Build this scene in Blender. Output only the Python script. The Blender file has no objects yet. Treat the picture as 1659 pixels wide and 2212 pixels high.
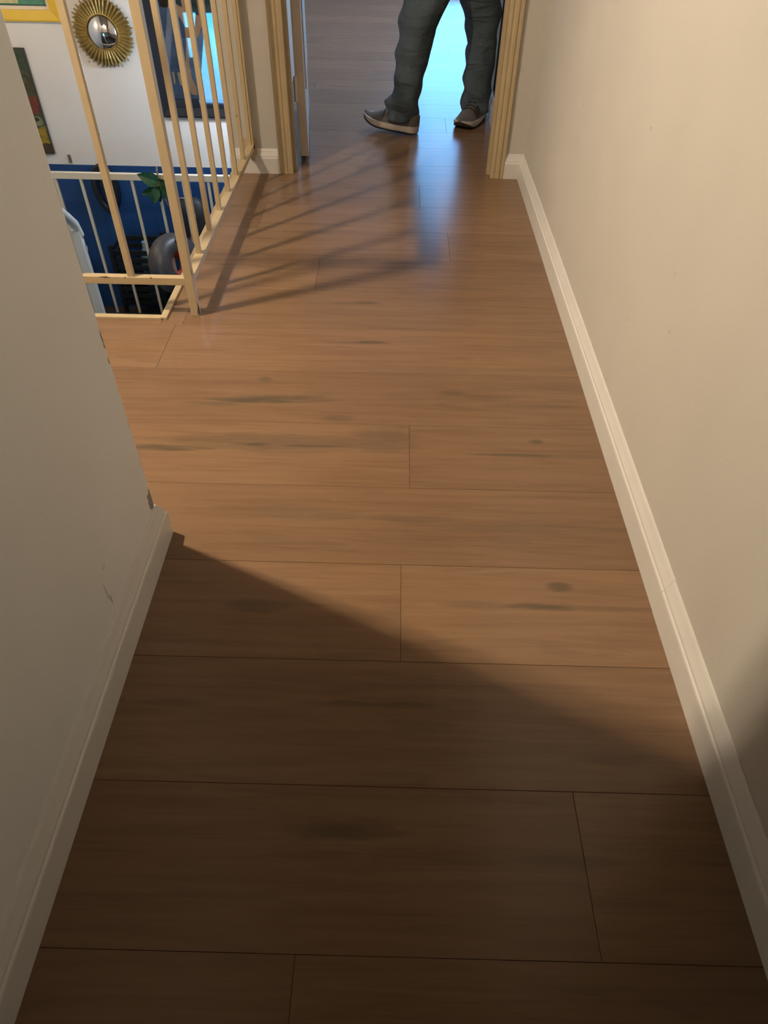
import bpy, bmesh, math, random
from mathutils import Vector, Matrix, noise
random.seed(7)
PI = math.pi
sc = bpy.context.scene
COL = sc.collection

# ------------------------------------------------------------------ camera
cam_d = bpy.data.cameras.new('camera')
cam = bpy.data.objects.new('camera', cam_d); COL.objects.link(cam)
PITCH, YAW, ROLL, FPX = 0.785498, 0.006121, 0.020015, 1498.9
f_ = Vector((0, math.cos(PITCH), -math.sin(PITCH))); u_ = Vector((0, math.sin(PITCH), math.cos(PITCH))); r_ = Vector((1, 0, 0))
Zr = Matrix.Rotation(YAW, 3, 'Z'); f_, u_, r_ = Zr @ f_, Zr @ u_, Zr @ r_
r2 = math.cos(ROLL)*r_ + math.sin(ROLL)*u_; u2 = -math.sin(ROLL)*r_ + math.cos(ROLL)*u_
cam.matrix_world = Matrix(((r2.x, u2.x, -f_.x, 0), (r2.y, u2.y, -f_.y, 0), (r2.z, u2.z, -f_.z, 1.07), (0, 0, 0, 1)))
cam_d.sensor_fit = 'VERTICAL'; cam_d.sensor_height = 36.0; cam_d.lens = 36.0*FPX/2212.0
cam_d.clip_start = 0.02
sc.camera = cam

# ------------------------------------------------------------------ world, exposure
w = bpy.data.worlds.new('sky'); sc.world = w; w.use_nodes = True
nt = w.node_tree; bg = nt.nodes['Background']
bg.inputs['Strength'].default_value = 1.0
_tc = nt.nodes.new('ShaderNodeTexCoord'); _sx = nt.nodes.new('ShaderNodeSeparateXYZ'); nt.links.new(_tc.outputs['Generated'], _sx.inputs[0])
_ab = nt.nodes.new('ShaderNodeMath'); _ab.operation = 'ABSOLUTE'; nt.links.new(_sx.outputs[2], _ab.inputs[0])
_rp = nt.nodes.new('ShaderNodeValToRGB'); nt.links.new(_ab.outputs[0], _rp.inputs[0])
_el = _rp.color_ramp.elements          # bright haze at the horizon, deeper blue above
_el[0].position, _el[0].color = 0.17, (1.1, 6.4, 11.0, 1)
_el[1].position, _el[1].color = 1.0, (0.20, 0.40, 0.90, 1)
for _p, _c in ((0.27, (1.8, 3.6, 7.4, 1)), (0.345, (0.75, 1.45, 3.3, 1)), (0.45, (0.30, 0.60, 1.4, 1))):
    _e = _el.new(_p); _e.color = _c
nt.links.new(_rp.outputs['Color'], bg.inputs['Color'])
sc.view_settings.view_transform = 'Standard'; sc.view_settings.look = 'None'
sc.view_settings.exposure = 0.0; sc.view_settings.gamma = 1.0; sc.view_settings.use_curve_mapping = False
BULB_W, FILL_W, BULB_COL = 108.0, 84.0, (1.0, 0.80, 0.56)
WARM_W = 17.0
ROOM_W, ROOM_COL = 150.0, (0.70, 0.78, 1.0)
COOL_FILL_W = 34.0
CEIL = 2.44

# ------------------------------------------------------------------ helpers
def tag(o, label=None, cat=None, group=None, kind=None):
    if label: o['label'] = label
    if cat: o['category'] = cat
    if group: o['group'] = group
    if kind: o['kind'] = kind
    return o
def empty(name, loc=(0, 0, 0), rot=(0, 0, 0)):
    o = bpy.data.objects.new(name, None); COL.objects.link(o); o.location = loc; o.rotation_euler = rot
    o.empty_display_size = 0.05
    return o
class MB:
    def __init__(s): s.v = []; s.f = []; s.m = []
    def face(s, idx, m=0): s.f.append(tuple(idx)); s.m.append(m)
    def quad(s, pts, m=0):
        b = len(s.v); s.v += [tuple(p) for p in pts]; s.face(range(b, b+len(pts)), m); return s
    def box(s, x0, x1, y0, y1, z0, z1, m=0):
        b = len(s.v)
        s.v += [(x0,y0,z0),(x1,y0,z0),(x1,y1,z0),(x0,y1,z0),(x0,y0,z1),(x1,y0,z1),(x1,y1,z1),(x0,y1,z1)]
        for q in ((0,3,2,1),(4,5,6,7),(0,1,5,4),(1,2,6,5),(2,3,7,6),(3,0,4,7)): s.face([b+i for i in q], m)
        return s
    def rings(s, rings, m=0, closed=True, cap0=True, cap1=True):
        n = len(rings[0]); b = len(s.v)
        for r in rings: s.v += [tuple(p) for p in r]
        for i in range(len(rings)-1):
            for j in range(n if closed else n-1):
                k = (j+1) % n
                s.face((b+i*n+j, b+i*n+k, b+(i+1)*n+k, b+(i+1)*n+j), m)
        if cap0: s.face([b+j for j in range(n)][::-1], m)
        if cap1: s.face([b+(len(rings)-1)*n+j for j in range(n)], m)
        return s
    def tube(s, pts, rad, seg=8, m=0, caps=True):
        pts = [Vector(p) for p in pts]; rs = rad if isinstance(rad, (list, tuple)) else [rad]*len(pts)
        rings = []; up = Vector((0, 0, 1))
        for i, p in enumerate(pts):
            t = (pts[min(i+1, len(pts)-1)] - pts[max(i-1, 0)]).normalized()
            a = t.cross(up)
            if a.length < 1e-3: a = t.cross(Vector((1, 0, 0)))
            a.normalize(); c = a.cross(t)
            rings.append([p + rs[i]*(math.cos(2*PI*j/seg)*a + math.sin(2*PI*j/seg)*c) for j in range(seg)])
        return s.rings(rings, m, True, caps, caps)
    def prism(s, prof, axis, a0, a1, m=0):
        # profile of (p,q) swept along axis: 'x' -> (y,z), 'y' -> (x,z), 'z' -> (x,y)
        def pt(p, a): return {'x': (a, p[0], p[1]), 'y': (p[0], a, p[1]), 'z': (p[0], p[1], a)}[axis]
        return s.rings([[pt(p, a0) for p in prof], [pt(p, a1) for p in prof]], m)
    def build(s, name, mats, parent=None, smooth=False, bevel=0, kind=None, loc=None):
        me = bpy.data.meshes.new(name); me.from_pydata(s.v, [], s.f)
        mats = mats if isinstance(mats, (list, tuple)) else [mats]
        for mm in mats: me.materials.append(mm)
        me.polygons.foreach_set('material_index', s.m)
        bm = bmesh.new(); bm.from_mesh(me); bmesh.ops.recalc_face_normals(bm, faces=bm.faces)
        if bevel: bmesh.ops.bevel(bm, geom=[e for e in bm.edges if len(e.link_faces) == 2 and e.calc_face_angle(0) > 0.6], offset=bevel, segments=2, affect='EDGES', profile=0.7)
        bm.to_mesh(me); bm.free()
        if smooth:
            me.polygons.foreach_set('use_smooth', [True]*len(me.polygons))
            if smooth != 'all': me.set_sharp_from_angle(angle=math.radians(40))
        me.update()
        o = bpy.data.objects.new(name, me); COL.objects.link(o)
        if parent: o.parent = parent
        if loc: o.location = loc
        if kind: o['kind'] = kind
        return o
def struct(o, label, cat='wall'): return tag(o, label, cat, kind='structure')
def copy_part(o, parent, loc=None):
    c = o.copy(); COL.objects.link(c); c.parent = parent
    if loc is not None: c.location = loc
    return c

# ------------------------------------------------------------------ materials
def mat(name, col, rough=0.5, metal=0.0, bump=0.0, bscale=60, var=0.0, vscale=8, spec=0.5, coat=0.0):
    m = bpy.data.materials.new(name); m.use_nodes = True; t = m.node_tree; b = t.nodes['Principled BSDF']
    b.inputs['Base Color'].default_value = (*col, 1); b.inputs['Roughness'].default_value = rough
    b.inputs['Metallic'].default_value = metal; b.inputs['Specular IOR Level'].default_value = spec
    b.inputs['Coat Weight'].default_value = coat; b.inputs['Coat Roughness'].default_value = 0.1
    tc = t.nodes.new('ShaderNodeTexCoord')
    nz = t.nodes.new('ShaderNodeTexNoise'); nz.inputs['Scale'].default_value = vscale; nz.inputs['Detail'].default_value = 5
    t.links.new(tc.outputs['Object'], nz.inputs['Vector'])
    v = max(var, 0.02)
    rp = t.nodes.new('ShaderNodeValToRGB'); rp.color_ramp.elements[0].position = 0.3; rp.color_ramp.elements[1].position = 0.7
    rp.color_ramp.elements[0].color = (*[c*(1-v) for c in col], 1); rp.color_ramp.elements[1].color = (*[min(1, c*(1+v)) for c in col], 1)
    t.links.new(nz.outputs['Fac'], rp.inputs['Fac']); t.links.new(rp.outputs['Color'], b.inputs['Base Color'])
    if bump:
        n2 = t.nodes.new('ShaderNodeTexNoise'); n2.inputs['Scale'].default_value = bscale; n2.inputs['Detail'].default_value = 4
        bp = t.nodes.new('ShaderNodeBump'); bp.inputs['Strength'].default_value = bump; bp.inputs['Distance'].default_value = 0.003
        t.links.new(tc.outputs['Object'], n2.inputs['Vector']); t.links.new(n2.outputs['Fac'], bp.inputs['Height'])
        t.links.new(bp.outputs['Normal'], b.inputs['Normal'])
    return m
def math_n(t, op, a, b=None, clamp=False):
    n = t.nodes.new('ShaderNodeMath'); n.operation = op; n.use_clamp = clamp
    for i, x in enumerate((a, b)):
        if x is None: continue
        if isinstance(x, (int, float)): n.inputs[i].default_value = x
        else: t.links.new(x, n.inputs[i])
    return n.outputs[0]
def mix_n(t, fac, a, b, mode='MIX'):
    n = t.nodes.new('ShaderNodeMix'); n.data_type = 'RGBA'; n.blend_type = mode
    for s_, x in ((n.inputs['Factor'], fac), (n.inputs['A'], a), (n.inputs['B'], b)):
        if isinstance(x, (int, float)): s_.default_value = x
        elif isinstance(x, tuple): s_.default_value = (*x, 1)
        else: t.links.new(x, s_)
    return n.outputs['Result']

def wood_material():
    m = bpy.data.materials.new('oak_plank'); m.use_nodes = True; t = m.node_tree; b = t.nodes['Principled BSDF']
    geo = t.nodes.new('ShaderNodeNewGeometry'); oi = t.nodes.new('ShaderNodeObjectInfo')
    sep = t.nodes.new('ShaderNodeSeparateXYZ'); t.links.new(geo.outputs['Position'], sep.inputs[0])
    X, Y = sep.outputs[0], sep.outputs[1]
    R = math_n(t, 'MULTIPLY', oi.outputs['Random'], 37.0)
    def noise_at(sx, sy, scale, detail, dist=0.0):
        cb = t.nodes.new('ShaderNodeCombineXYZ')
        t.links.new(math_n(t, 'MULTIPLY', X, sx), cb.inputs[0]); t.links.new(math_n(t, 'MULTIPLY', Y, sy), cb.inputs[1]); t.links.new(R, cb.inputs[2])
        n = t.nodes.new('ShaderNodeTexNoise'); n.inputs['Scale'].default_value = scale; n.inputs['Detail'].default_value = detail
        n.inputs['Distortion'].default_value = dist; t.links.new(cb.outputs[0], n.inputs['Vector']); return n.outputs['Fac']
    grain = noise_at(1.5, 26, 2.2, 8, 0.6); fine = noise_at(7, 190, 2.0, 6); cloud = noise_at(1.3, 5, 1.6, 4, 0.5)
    rp = t.nodes.new('ShaderNodeValToRGB'); cr = rp.color_ramp
    cr.elements[0].position = 0.25; cr.elements[0].color = (0.140, 0.082, 0.047, 1)
    cr.elements[1].position = 0.78; cr.elements[1].color = (0.248, 0.153, 0.091, 1)
    e = cr.elements.new(0.5); e.color = (0.203, 0.122, 0.071, 1)
    g = math_n(t, 'ADD', math_n(t, 'MULTIPLY', grain, 0.55), math_n(t, 'ADD', math_n(t, 'MULTIPLY', fine, 0.22), math_n(t, 'MULTIPLY', cloud, 0.25)))
    t.links.new(g, rp.inputs['Fac'])
    col = rp.outputs['Color']
    # per-plank tint
    tint = math_n(t, 'ADD', math_n(t, 'MULTIPLY', oi.outputs['Random'], 0.22), 0.88)
    cbt = t.nodes.new('ShaderNodeCombineColor')
    for i in range(3): t.links.new(tint, cbt.inputs[i])
    col = mix_n(t, 1.0, col, cbt.outputs[0], 'MULTIPLY')
    # knots and mineral streaks: x, y, half length, half width, strength
    K = [(-0.34,1.466,.13,.010,.95),(-0.26,1.478,.10,.013,.8),(-0.46,1.45,.07,.01,.5),(-0.185,1.288,.10,.006,.95),(-0.33,1.290,.06,.008,.95),
         (-0.53,1.270,.10,.010,.85),(-0.02,1.300,.075,.028,.5),(-0.27,1.30,.26,.030,.5),(-0.01,1.325,.07,.045,.45),(0.345,0.872,.022,.011,.75),(0.30,0.822,.07,.007,.85),(0.17,0.822,.06,.010,.35),
         (0.43,0.822,.10,.006,.4),(-0.02,0.606,.11,.006,.6),(-0.08,1.99,.045,.008,.85),(-0.13,1.985,.06,.008,.4),(-0.06,1.760,.05,.008,.85),(-0.11,1.757,.08,.007,.4),
         (-0.335,1.562,.015,.012,.6),(0.360,1.323,.016,.009,.8),(0.30,1.272,.10,.005,.75),(0.42,1.270,.10,.006,.4),(0.05,1.052,.11,.010,.45),(-0.20,1.06,.2,.02,.3),
         (-0.055,0.395,.08,.012,.7),(-0.13,1.397,.04,.012,.5),(0.165,1.52,.03,.014,.5),(-0.245,0.806,.05,.015,.45),(0.38,0.52,.06,.014,.4),(-0.35,0.6,.05,.008,.4),(0.26,1.50,.06,.012,.35),
         (0.27,0.36,.06,.010,.4),(0.02,2.27,.06,.012,.4),(-0.3,2.5,.08,.01,.35),(0.33,2.42,.08,.008,.35),(0.1,1.62,.3,.02,.22),(0.36,1.47,.1,.012,.3),(0.30,1.03,.22,.014,.25)]
    tot = None
    wob = math_n(t, 'MULTIPLY', math_n(t, 'SUBTRACT', noise_at(9, 60, 1.0, 5, 1.0), 0.5), 2.0)
    for (x, y, a, c, s) in K:
        dx = math_n(t, 'DIVIDE', math_n(t, 'SUBTRACT', X, x), a*1.35); dy = math_n(t, 'DIVIDE', math_n(t, 'SUBTRACT', Y, y), c*1.35)
        d = math_n(t, 'ADD', math_n(t, 'MULTIPLY', dx, dx), math_n(t, 'MULTIPLY', dy, dy))
        k = math_n(t, 'MULTIPLY', math_n(t, 'SUBTRACT', math_n(t, 'ADD', 1.0, wob), d, True), s)
        tot = k if tot is None else math_n(t, 'MAXIMUM', tot, k)
    gen = noise_at(2.2, 18, 1.5, 4, 0.8)     # looser dark streaks on every plank
    gen = math_n(t, 'MULTIPLY', math_n(t, 'SUBTRACT', gen, 0.60), 3.0, True)
    tot = math_n(t, 'MAXIMUM', tot, math_n(t, 'MINIMUM', gen, 0.18))
    col = mix_n(t, tot, col, (0.088, 0.066, 0.044))
    t.links.new(col, b.inputs['Base Color'])
    rr = math_n(t, 'ADD', math_n(t, 'MULTIPLY', fine, 0.10), 0.20)
    t.links.new(rr, b.inputs['Roughness'])
    b.inputs['Specular IOR Level'].default_value = 0.36
    bp = t.nodes.new('ShaderNodeBump'); bp.inputs['Strength'].default_value = 0.06; bp.inputs['Distance'].default_value = 0.001
    t.links.new(fine, bp.inputs['Height']); t.links.new(bp.outputs['Normal'], b.inputs['Normal'])
    return m

def wall_material(name, col, chips=(), scuffs=()):
    """painted drywall with orange-peel relief; chips = (axis-free ellipsoids x,y,z,rx,ry,rz,col)"""
    m = mat(name, col, rough=0.62, bump=0.12, bscale=170, var=0.03, vscale=3, spec=0.35)
    t = m.node_tree; b = t.nodes['Principled BSDF']
    src = b.inputs['Base Color'].links[0].from_socket
    geo = t.nodes.new('ShaderNodeNewGeometry'); sep = t.nodes.new('ShaderNodeSeparateXYZ'); t.links.new(geo.outputs['Position'], sep.inputs[0])
    nz = t.nodes.new('ShaderNodeTexNoise'); nz.inputs['Scale'].default_value = 90; nz.inputs['Detail'].default_value = 3
    t.links.new(geo.outputs['Position'], nz.inputs['Vector'])
    wob = math_n(t, 'MULTIPLY', math_n(t, 'SUBTRACT', nz.outputs['Fac'], 0.5), 2.2)
    for (x, y, z, rx, ry, rz, c, s) in chips:
        d = None
        for i, (p, q) in enumerate(((x, rx), (y, ry), (z, rz))):
            e = math_n(t, 'DIVIDE', math_n(t, 'SUBTRACT', sep.outputs[i], p), q); e = math_n(t, 'MULTIPLY', e, e)
            d = e if d is None else math_n(t, 'ADD', d, e)
        k = math_n(t, 'MULTIPLY', math_n(t, 'MULTIPLY', math_n(t, 'SUBTRACT', math_n(t, 'ADD', 1.0, wob), d), 3.0, True), s)
        src = mix_n(t, k, src, c)
    t.links.new(src, b.inputs['Base Color'])
    return m

def glass_material(name='window_glass', tint=(1, 1, 1), refl=1.0):
    m = bpy.data.materials.new(name); m.use_nodes = True; t = m.node_tree
    for n in list(t.nodes): t.nodes.remove(n)
    out = t.nodes.new('ShaderNodeOutputMaterial'); mx = t.nodes.new('ShaderNodeMixShader')
    tr = t.nodes.new('ShaderNodeBsdfTransparent'); tr.inputs['Color'].default_value = (*tint, 1)
    gl = t.nodes.new('ShaderNodeBsdfGlossy'); gl.inputs['Roughness'].default_value = 0.02
    fr = t.nodes.new('ShaderNodeFresnel'); fr.inputs['IOR'].default_value = 1.5
    t.links.new(math_n(t, 'MULTIPLY', fr.outputs[0], refl, True), mx.inputs['Fac'])
    t.links.new(tr.outputs[0], mx.inputs[1]); t.links.new(gl.outputs[0], mx.inputs[2]); t.links.new(mx.outputs[0], out.inputs['Surface'])
    return m

DK = (0.10, 0.095, 0.08); GR = (0.30, 0.30, 0.27)
M_wood = wood_material()
M_wallR = wall_material('hall_wall_paint', (0.53, 0.51, 0.475), chips=[
    (.53,1.42,.28,.01,.004,.003,GR,.6),(.53,1.19,.385,.01,.003,.006,GR,.55),(.53,2.23,.50,.01,.012,.004,GR,.25),(.53,1.60,.62,.01,.006,.005,GR,.45),(.53,1.25,.47,.01,.003,.008,GR,.3),(.53,2.6,.3,.01,.004,.004,GR,.3)])
M_wallL = wall_material('hall_wall_paint_with_fill_light', (0.75, 0.775, 0.785), chips=[  # paler, cooler copy of the hall paint: neutral fill light put into the colour
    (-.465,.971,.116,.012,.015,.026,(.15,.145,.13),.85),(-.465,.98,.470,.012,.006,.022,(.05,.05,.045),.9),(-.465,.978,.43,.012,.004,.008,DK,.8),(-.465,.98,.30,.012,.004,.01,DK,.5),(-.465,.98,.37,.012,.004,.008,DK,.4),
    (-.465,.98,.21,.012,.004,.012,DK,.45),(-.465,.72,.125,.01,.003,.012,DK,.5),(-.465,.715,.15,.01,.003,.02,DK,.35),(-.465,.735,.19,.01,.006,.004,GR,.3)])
M_wallS = wall_material('stairwell_white_paint', (0.66, 0.63, 0.59), chips=[
    (-2.05,5.1,.05,.008,.02,.012,DK,.4),(-1.96,5.1,-.05,.012,.02,.010,DK,.35)])
M_blue = mat('blue_wall_paint', (0.009, 0.046, 0.155), rough=0.4, bump=0.2, bscale=120, var=0.08, vscale=4)
M_white = mat('white_trim_paint', (0.66, 0.65, 0.635), rough=0.35, var=0.02, vscale=20)
M_casing = mat('cream_casing_paint', (0.45, 0.36, 0.225), rough=0.38, var=0.04, vscale=14)
M_ceil = mat('ceiling_paint', (0.14, 0.13, 0.12), rough=0.8, bump=0.3, bscale=90)  # unseen ceiling, coloured dark to cut bounce light on the floor
M_sub = mat('subfloor', (0.16, 0.12, 0.08), rough=0.9)
M_low = mat('lower_floor_vinyl', (0.045, 0.035, 0.028), rough=0.5, var=0.1)
def cream_metal():
    m = mat('cream_enamel', (0.50, 0.40, 0.25), rough=0.33, var=0.04, vscale=30)
    t = m.node_tree; b = t.nodes['Principled BSDF']; src = b.inputs['Base Color'].links[0].from_socket
    nz = t.nodes.new('ShaderNodeTexNoise'); nz.inputs['Scale'].default_value = 26; nz.inputs['Detail'].default_value = 3
    geo = t.nodes.new('ShaderNodeNewGeometry'); t.links.new(geo.outputs['Position'], nz.inputs['Vector'])
    k = math_n(t, 'MULTIPLY', math_n(t, 'SUBTRACT', nz.outputs['Fac'], 0.715), 30, True)
    t.links.new(mix_n(t, k, src, (0.03, 0.02, 0.012)), b.inputs['Base Color']); return m
M_cream = cream_metal()
M_whitemetal = mat('white_enamel', (0.74, 0.73, 0.70), rough=0.3)
M_glass = glass_material()
M_bronze = mat('dark_hinge_metal', (0.72, 0.72, 0.70), rough=0.3, metal=0.3)

# ------------------------------------------------------------------ setting: floor
YW = 3.09            # wall with the doorway
WR, WL, WEND = 0.53, -0.465, 0.98
OPX, OPY = -0.685, 1.875   # corner of the stairwell opening
PW, PL = 0.2286, 1.52
fb = MB()
fb.box(OPX, 0.60, -4.0, 3.20, -0.25, -0.008)
fb.box(-2.75, OPX, 0.87, OPY, -0.25, -0.008)
fb.box(OPX, 1.7, 3.20, 7.6, -0.25, -0.008); fb.box(-2.3, OPX, 5.2, 7.6, -0.25, -0.008)
floor = struct(fb.build('floor', M_sub), 'brown oak-look plank floor running through the hall and the room beyond', 'floor')
CH, GAP = 0.0005, 0.0002
def plank_mesh(x0, x1, y0, y1):
    m = MB(); x0 += GAP; x1 -= GAP; y0 += GAP; y1 -= GAP
    r = lambda d, z: [(x0+d, y0+d, z), (x1-d, y0+d, z), (x1-d, y1-d, z), (x0+d, y1-d, z)]
    m.rings([r(0, -0.0075), r(0, -CH*1.2), r(CH, 0)], cap0=False)
    return m
JOINT = {5: .70, 6: .88, 7: .90, 8: -.25, 10: -.50, 12: .60, 0: .30, -1: -.108, 1: .76, 2: .031, 3: .64, 4: .05, 11: .10, 9: .196, 18: -.45, 21: -.30, 25: -.19}
def segs(r):
    """x-intervals of floor present in row r"""
    y0 = .234 + PW*r; y1 = y0 + PW; out = []
    if y1 < .90: out = [(-.56, .60)]
    elif y0 < OPY - .02: out = [(-2.75, .60)]
    elif y1 < 3.2: out = [(OPX, .60)]
    elif y0 < 5.2: out = [(OPX, 1.70)]
    else: out = [(-2.3, 1.7)]
    return y0, y1, out
for r in range(-9, 33):
    y0, y1, ss = segs(r)
    if r == 7:   # row cut by the opening edge
        pieces = [(-2.75, OPX, y0, OPY), (OPX, .60, y0, y1)]
    else: pieces = [(a, b, y0, y1) for a, b in ss]
    if r == 32: pieces = [(a, b, y0, 7.6) for a, b, _, _ in pieces if y0 < 7.6]
    j0 = JOINT.get(r, ((r*0.437) % 1.0)*PL - .6)
    for (xa, xb, ya, yb) in pieces:
        if yb - ya < .01: continue
        k0 = math.floor((xa - j0)/PL)
        cuts = [xa] + [j0 + PL*k for k in range(k0, k0+6) if xa+.02 < j0 + PL*k < xb-.02] + [xb]
        for a, b in zip(cuts[:-1], cuts[1:]):
            plank_mesh(a, b, ya, yb).build('plank', M_wood, floor)

# opening edge trim
tb = MB(); tb.box(-2.75, OPX+.004, OPY-.016, OPY+.004, -.02, .006)
trim1 = struct(tb.build('trim_1', M_cream, bevel=.002), 'thin cream strip along the near edge of the stairwell opening', 'trim')
tb = MB(); tb.box(OPX-.006, OPX+.014, OPY-.016, YW, -.02, .008)
trim2 = struct(tb.build('trim_2', M_cream, bevel=.003), 'thin cream strip along the side edge of the stairwell opening', 'trim')

# ------------------------------------------------------------------ setting: walls
b = MB(); b.box(WR, WR+.12, -4.0, YW, -.25, CEIL)
struct(b.build('wall_right', M_wallR), 'off-white painted wall on the right of the hall')
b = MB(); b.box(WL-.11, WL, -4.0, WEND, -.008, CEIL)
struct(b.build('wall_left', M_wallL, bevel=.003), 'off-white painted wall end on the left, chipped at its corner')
b = MB(); b.box(-2.75, WL-.11, WEND-.11, WEND, -.008, CEIL)
struct(b.build('wall_landing', M_wallR), 'off-white wall on the near side of the stair landing')
b = MB(); b.box(-.575, WR+.12, -4.12, -4.0, -.25, CEIL)
struct(b.build('wall_behind', M_wallR), 'off-white wall closing the hall behind the viewer')
DX0, DX1, DH = -.43, .40, 2.03
b = MB(); b.box(OPX-.005, DX0-.015, YW, YW+.11, -.25, CEIL); b.box(DX1+.015, WR+.12, YW, YW+.11, -.25, CEIL); b.box(DX0-.015, DX1+.015, YW, YW+.11, DH+.015, CEIL)
struct(b.build('wall_front', M_wallR), 'off-white end wall of the hall with the open doorway')
b = MB(); b.box(-2.75, -.60, 5.1, 5.2, -.673, CEIL, 0); b.box(-2.75, .30, 5.1, 5.2, -1.76, -.673, 1); b.box(-.60, .30, 5.1, 5.2, -.673, -.25, 0)
struct(b.build('wall_stairwell', [M_wallS, M_blue]), 'stairwell wall, white above and navy blue below')
b = MB(); b.box(-.69, -.60, YW+.11, 5.1, -.25, CEIL)
struct(b.build('wall_stairwell_right', M_wallS), 'white wall on the right of the stairwell')
b = MB(); b.box(-2.87, -2.75, .87, 5.2, -1.76, CEIL)
struct(b.build('wall_stairwell_left', M_wallS), 'white wall on the left of the stairwell')
b = MB(); b.box(-2.87, .6, .9, 5.2, -1.86, -1.755)
struct(b.build('floor_lower', M_low), 'dark floor at the bottom of the stairwell', 'floor')
W2 = (-2.42, -1.80, -1.40, -.42)
b = MB(); b.box(-2.75, W2[0], .90, 1.0, -1.755, -.25); b.box(W2[1], .30, .90, 1.0, -1.755, -.25); b.box(W2[0], W2[1], .90, 1.0, -1.755, W2[2]); b.box(W2[0], W2[1], .90, 1.0, W2[3], -.25)
struct(b.build('wall_lower_near', M_wallS), 'white lower wall under the landing with a window')
b = MB(); b.box(.30, .40, .9, 5.2, -1.755, -.25)
struct(b.build('wall_lower_right', M_wallS), 'white lower wall under the hall')
# far room
b = MB(); b.box(.48, .60, 3.20, 4.55, -.008, CEIL)
struct(b.build('wall_room_right', M_wallR), 'short white wall beyond the doorway on the right')
b = MB(); b.box(1.7, 1.8, 4.55, 7.6, -.25, CEIL); b.box(.60, 1.7, 4.45, 4.55, -.25, CEIL)
struct(b.build('wall_room_right.001', M_wallR), 'white wall of the far room on the right')
b = MB(); b.box(-2.4, -2.3, 5.2, 7.6, -.25, CEIL)
struct(b.build('wall_room_left', M_wallR), 'white wall of the far room on the left')
W1 = (.10, 1.06, .06, 2.15)
b = MB(); b.box(-2.3, W1[0], 7.6, 7.7, -.25, CEIL); b.box(W1[1], 1.7, 7.6, 7.7, -.25, CEIL); b.box(W1[0], W1[1], 7.6, 7.7, -.25, W1[2]); b.box(W1[0], W1[1], 7.6, 7.7, W1[3], CEIL)
struct(b.build('wall_room_far', M_wallR), 'white end wall of the far room with a glazed door')
b = MB(); b.box(-2.87, 1.8, -4.12, 7.7, CEIL, CEIL+.1)
struct(b.build('ceiling', M_ceil), 'plain darkened ceiling above hall, stairwell and far room', 'ceiling')

# windows (daylight)
def window(name, x0, x1, z0, z1, y, label, bars):
    fr = MB(); t = .045
    fr.box(x0, x0+t, y-.03, y+.03, z0, z1); fr.box(x1-t, x1, y-.03, y+.03, z0, z1)
    fr.box(x0+t, x1-t, y-.03, y+.03, z0, z0+t); fr.box(x0+t, x1-t, y-.03, y+.03, z1-t, z1)
    o = struct(fr.build(name, M_white), label, 'window')
    g = MB(); g.box(x0+t-.004, x1-t+.004, y-.003, y+.003, z0+t-.004, z1-t+.004); g.build('pane', M_glass, o)
    for q in bars:
        m = MB(); m.box(x0+t, x1-t, y-.02, y+.02, q-.015, q+.015); m.build('glazing_bar', M_white, o)
    return o
window('window_1', *W1, 7.65, 'tall white framed glazed door at the end of the far room', [])
window('window_2', *W2, .95, 'white framed window in the lower wall below the landing', [])
def portal(x0, x1, z0, z1, y, toward):
    l = bpy.data.lights.new('daylight_portal', 'AREA'); l.shape = 'RECTANGLE'; l.size = x1-x0; l.size_y = z1-z0
    o = bpy.data.objects.new('daylight_portal', l); COL.objects.link(o); o.location = ((x0+x1)/2, y, (z0+z1)/2)
    o.rotation_euler = (PI/2*(-1 if toward < 0 else 1), 0, 0); l.cycles.is_portal = True
portal(*W1, 7.72, -1); portal(*W2, .88, 1)

# baseboards
BB = [(0, 0), (.016, 0), (.016, .057), (.0152, .061), (.0125, .0635), (.0120, .069), (.0095, .0745), (.0068, .081), (.0042, .0885), (.0020, .093), (0, .0935)]
def bb_y(x, sgn, y0, y1, name, label, m0=0, m1=0, parent=None):
    m = MB(); m.rings([[(x+sgn*p, y0+m0*p, z) for p, z in BB], [(x+sgn*p, y1+m1*p, z) for p, z in BB]])
    o = m.build(name, M_white, parent)
    return o if parent else struct(o, label, 'baseboard')
def bb_x(y, sgn, x0, x1, name, label, m0=0, m1=0):
    m = MB(); m.rings([[(x0+m0*p, y+sgn*p, z) for p, z in BB], [(x1+m1*p, y+sgn*p, z) for p, z in BB]])
    return struct(m.build(name, M_white), label, 'baseboard')
br = bb_y(WR, -1, .818, YW, 'baseboard_right', 'white moulded baseboard along the right wall', 0, -1)
bb_y(WR-.0004, -1, -4.0, .8172, 'board', '', 0, 0, br)
bl = bb_y(WL, 1, -4.0, WEND, 'baseboard_left', 'white moulded baseboard along the left wall up to its corner', 0, 1)
bb_x(WEND, 1, -2.75, WL, 'baseboard_landing', 'white moulded baseboard on the wall end beside the landing', 0, 1)
bb_x(YW, -1, DX1+.055, WR, 'baseboard_front', 'short white baseboard between the door casing and the right wall', 0, -1)
bb_x(YW, -1, -.69, DX0-.055, 'baseboard_front.001', 'short white baseboard between the railing and the left door casing')
bb_y(.48, -1, 3.21, 4.55, 'baseboard_room', 'white baseboard beyond the doorway on the right')

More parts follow.
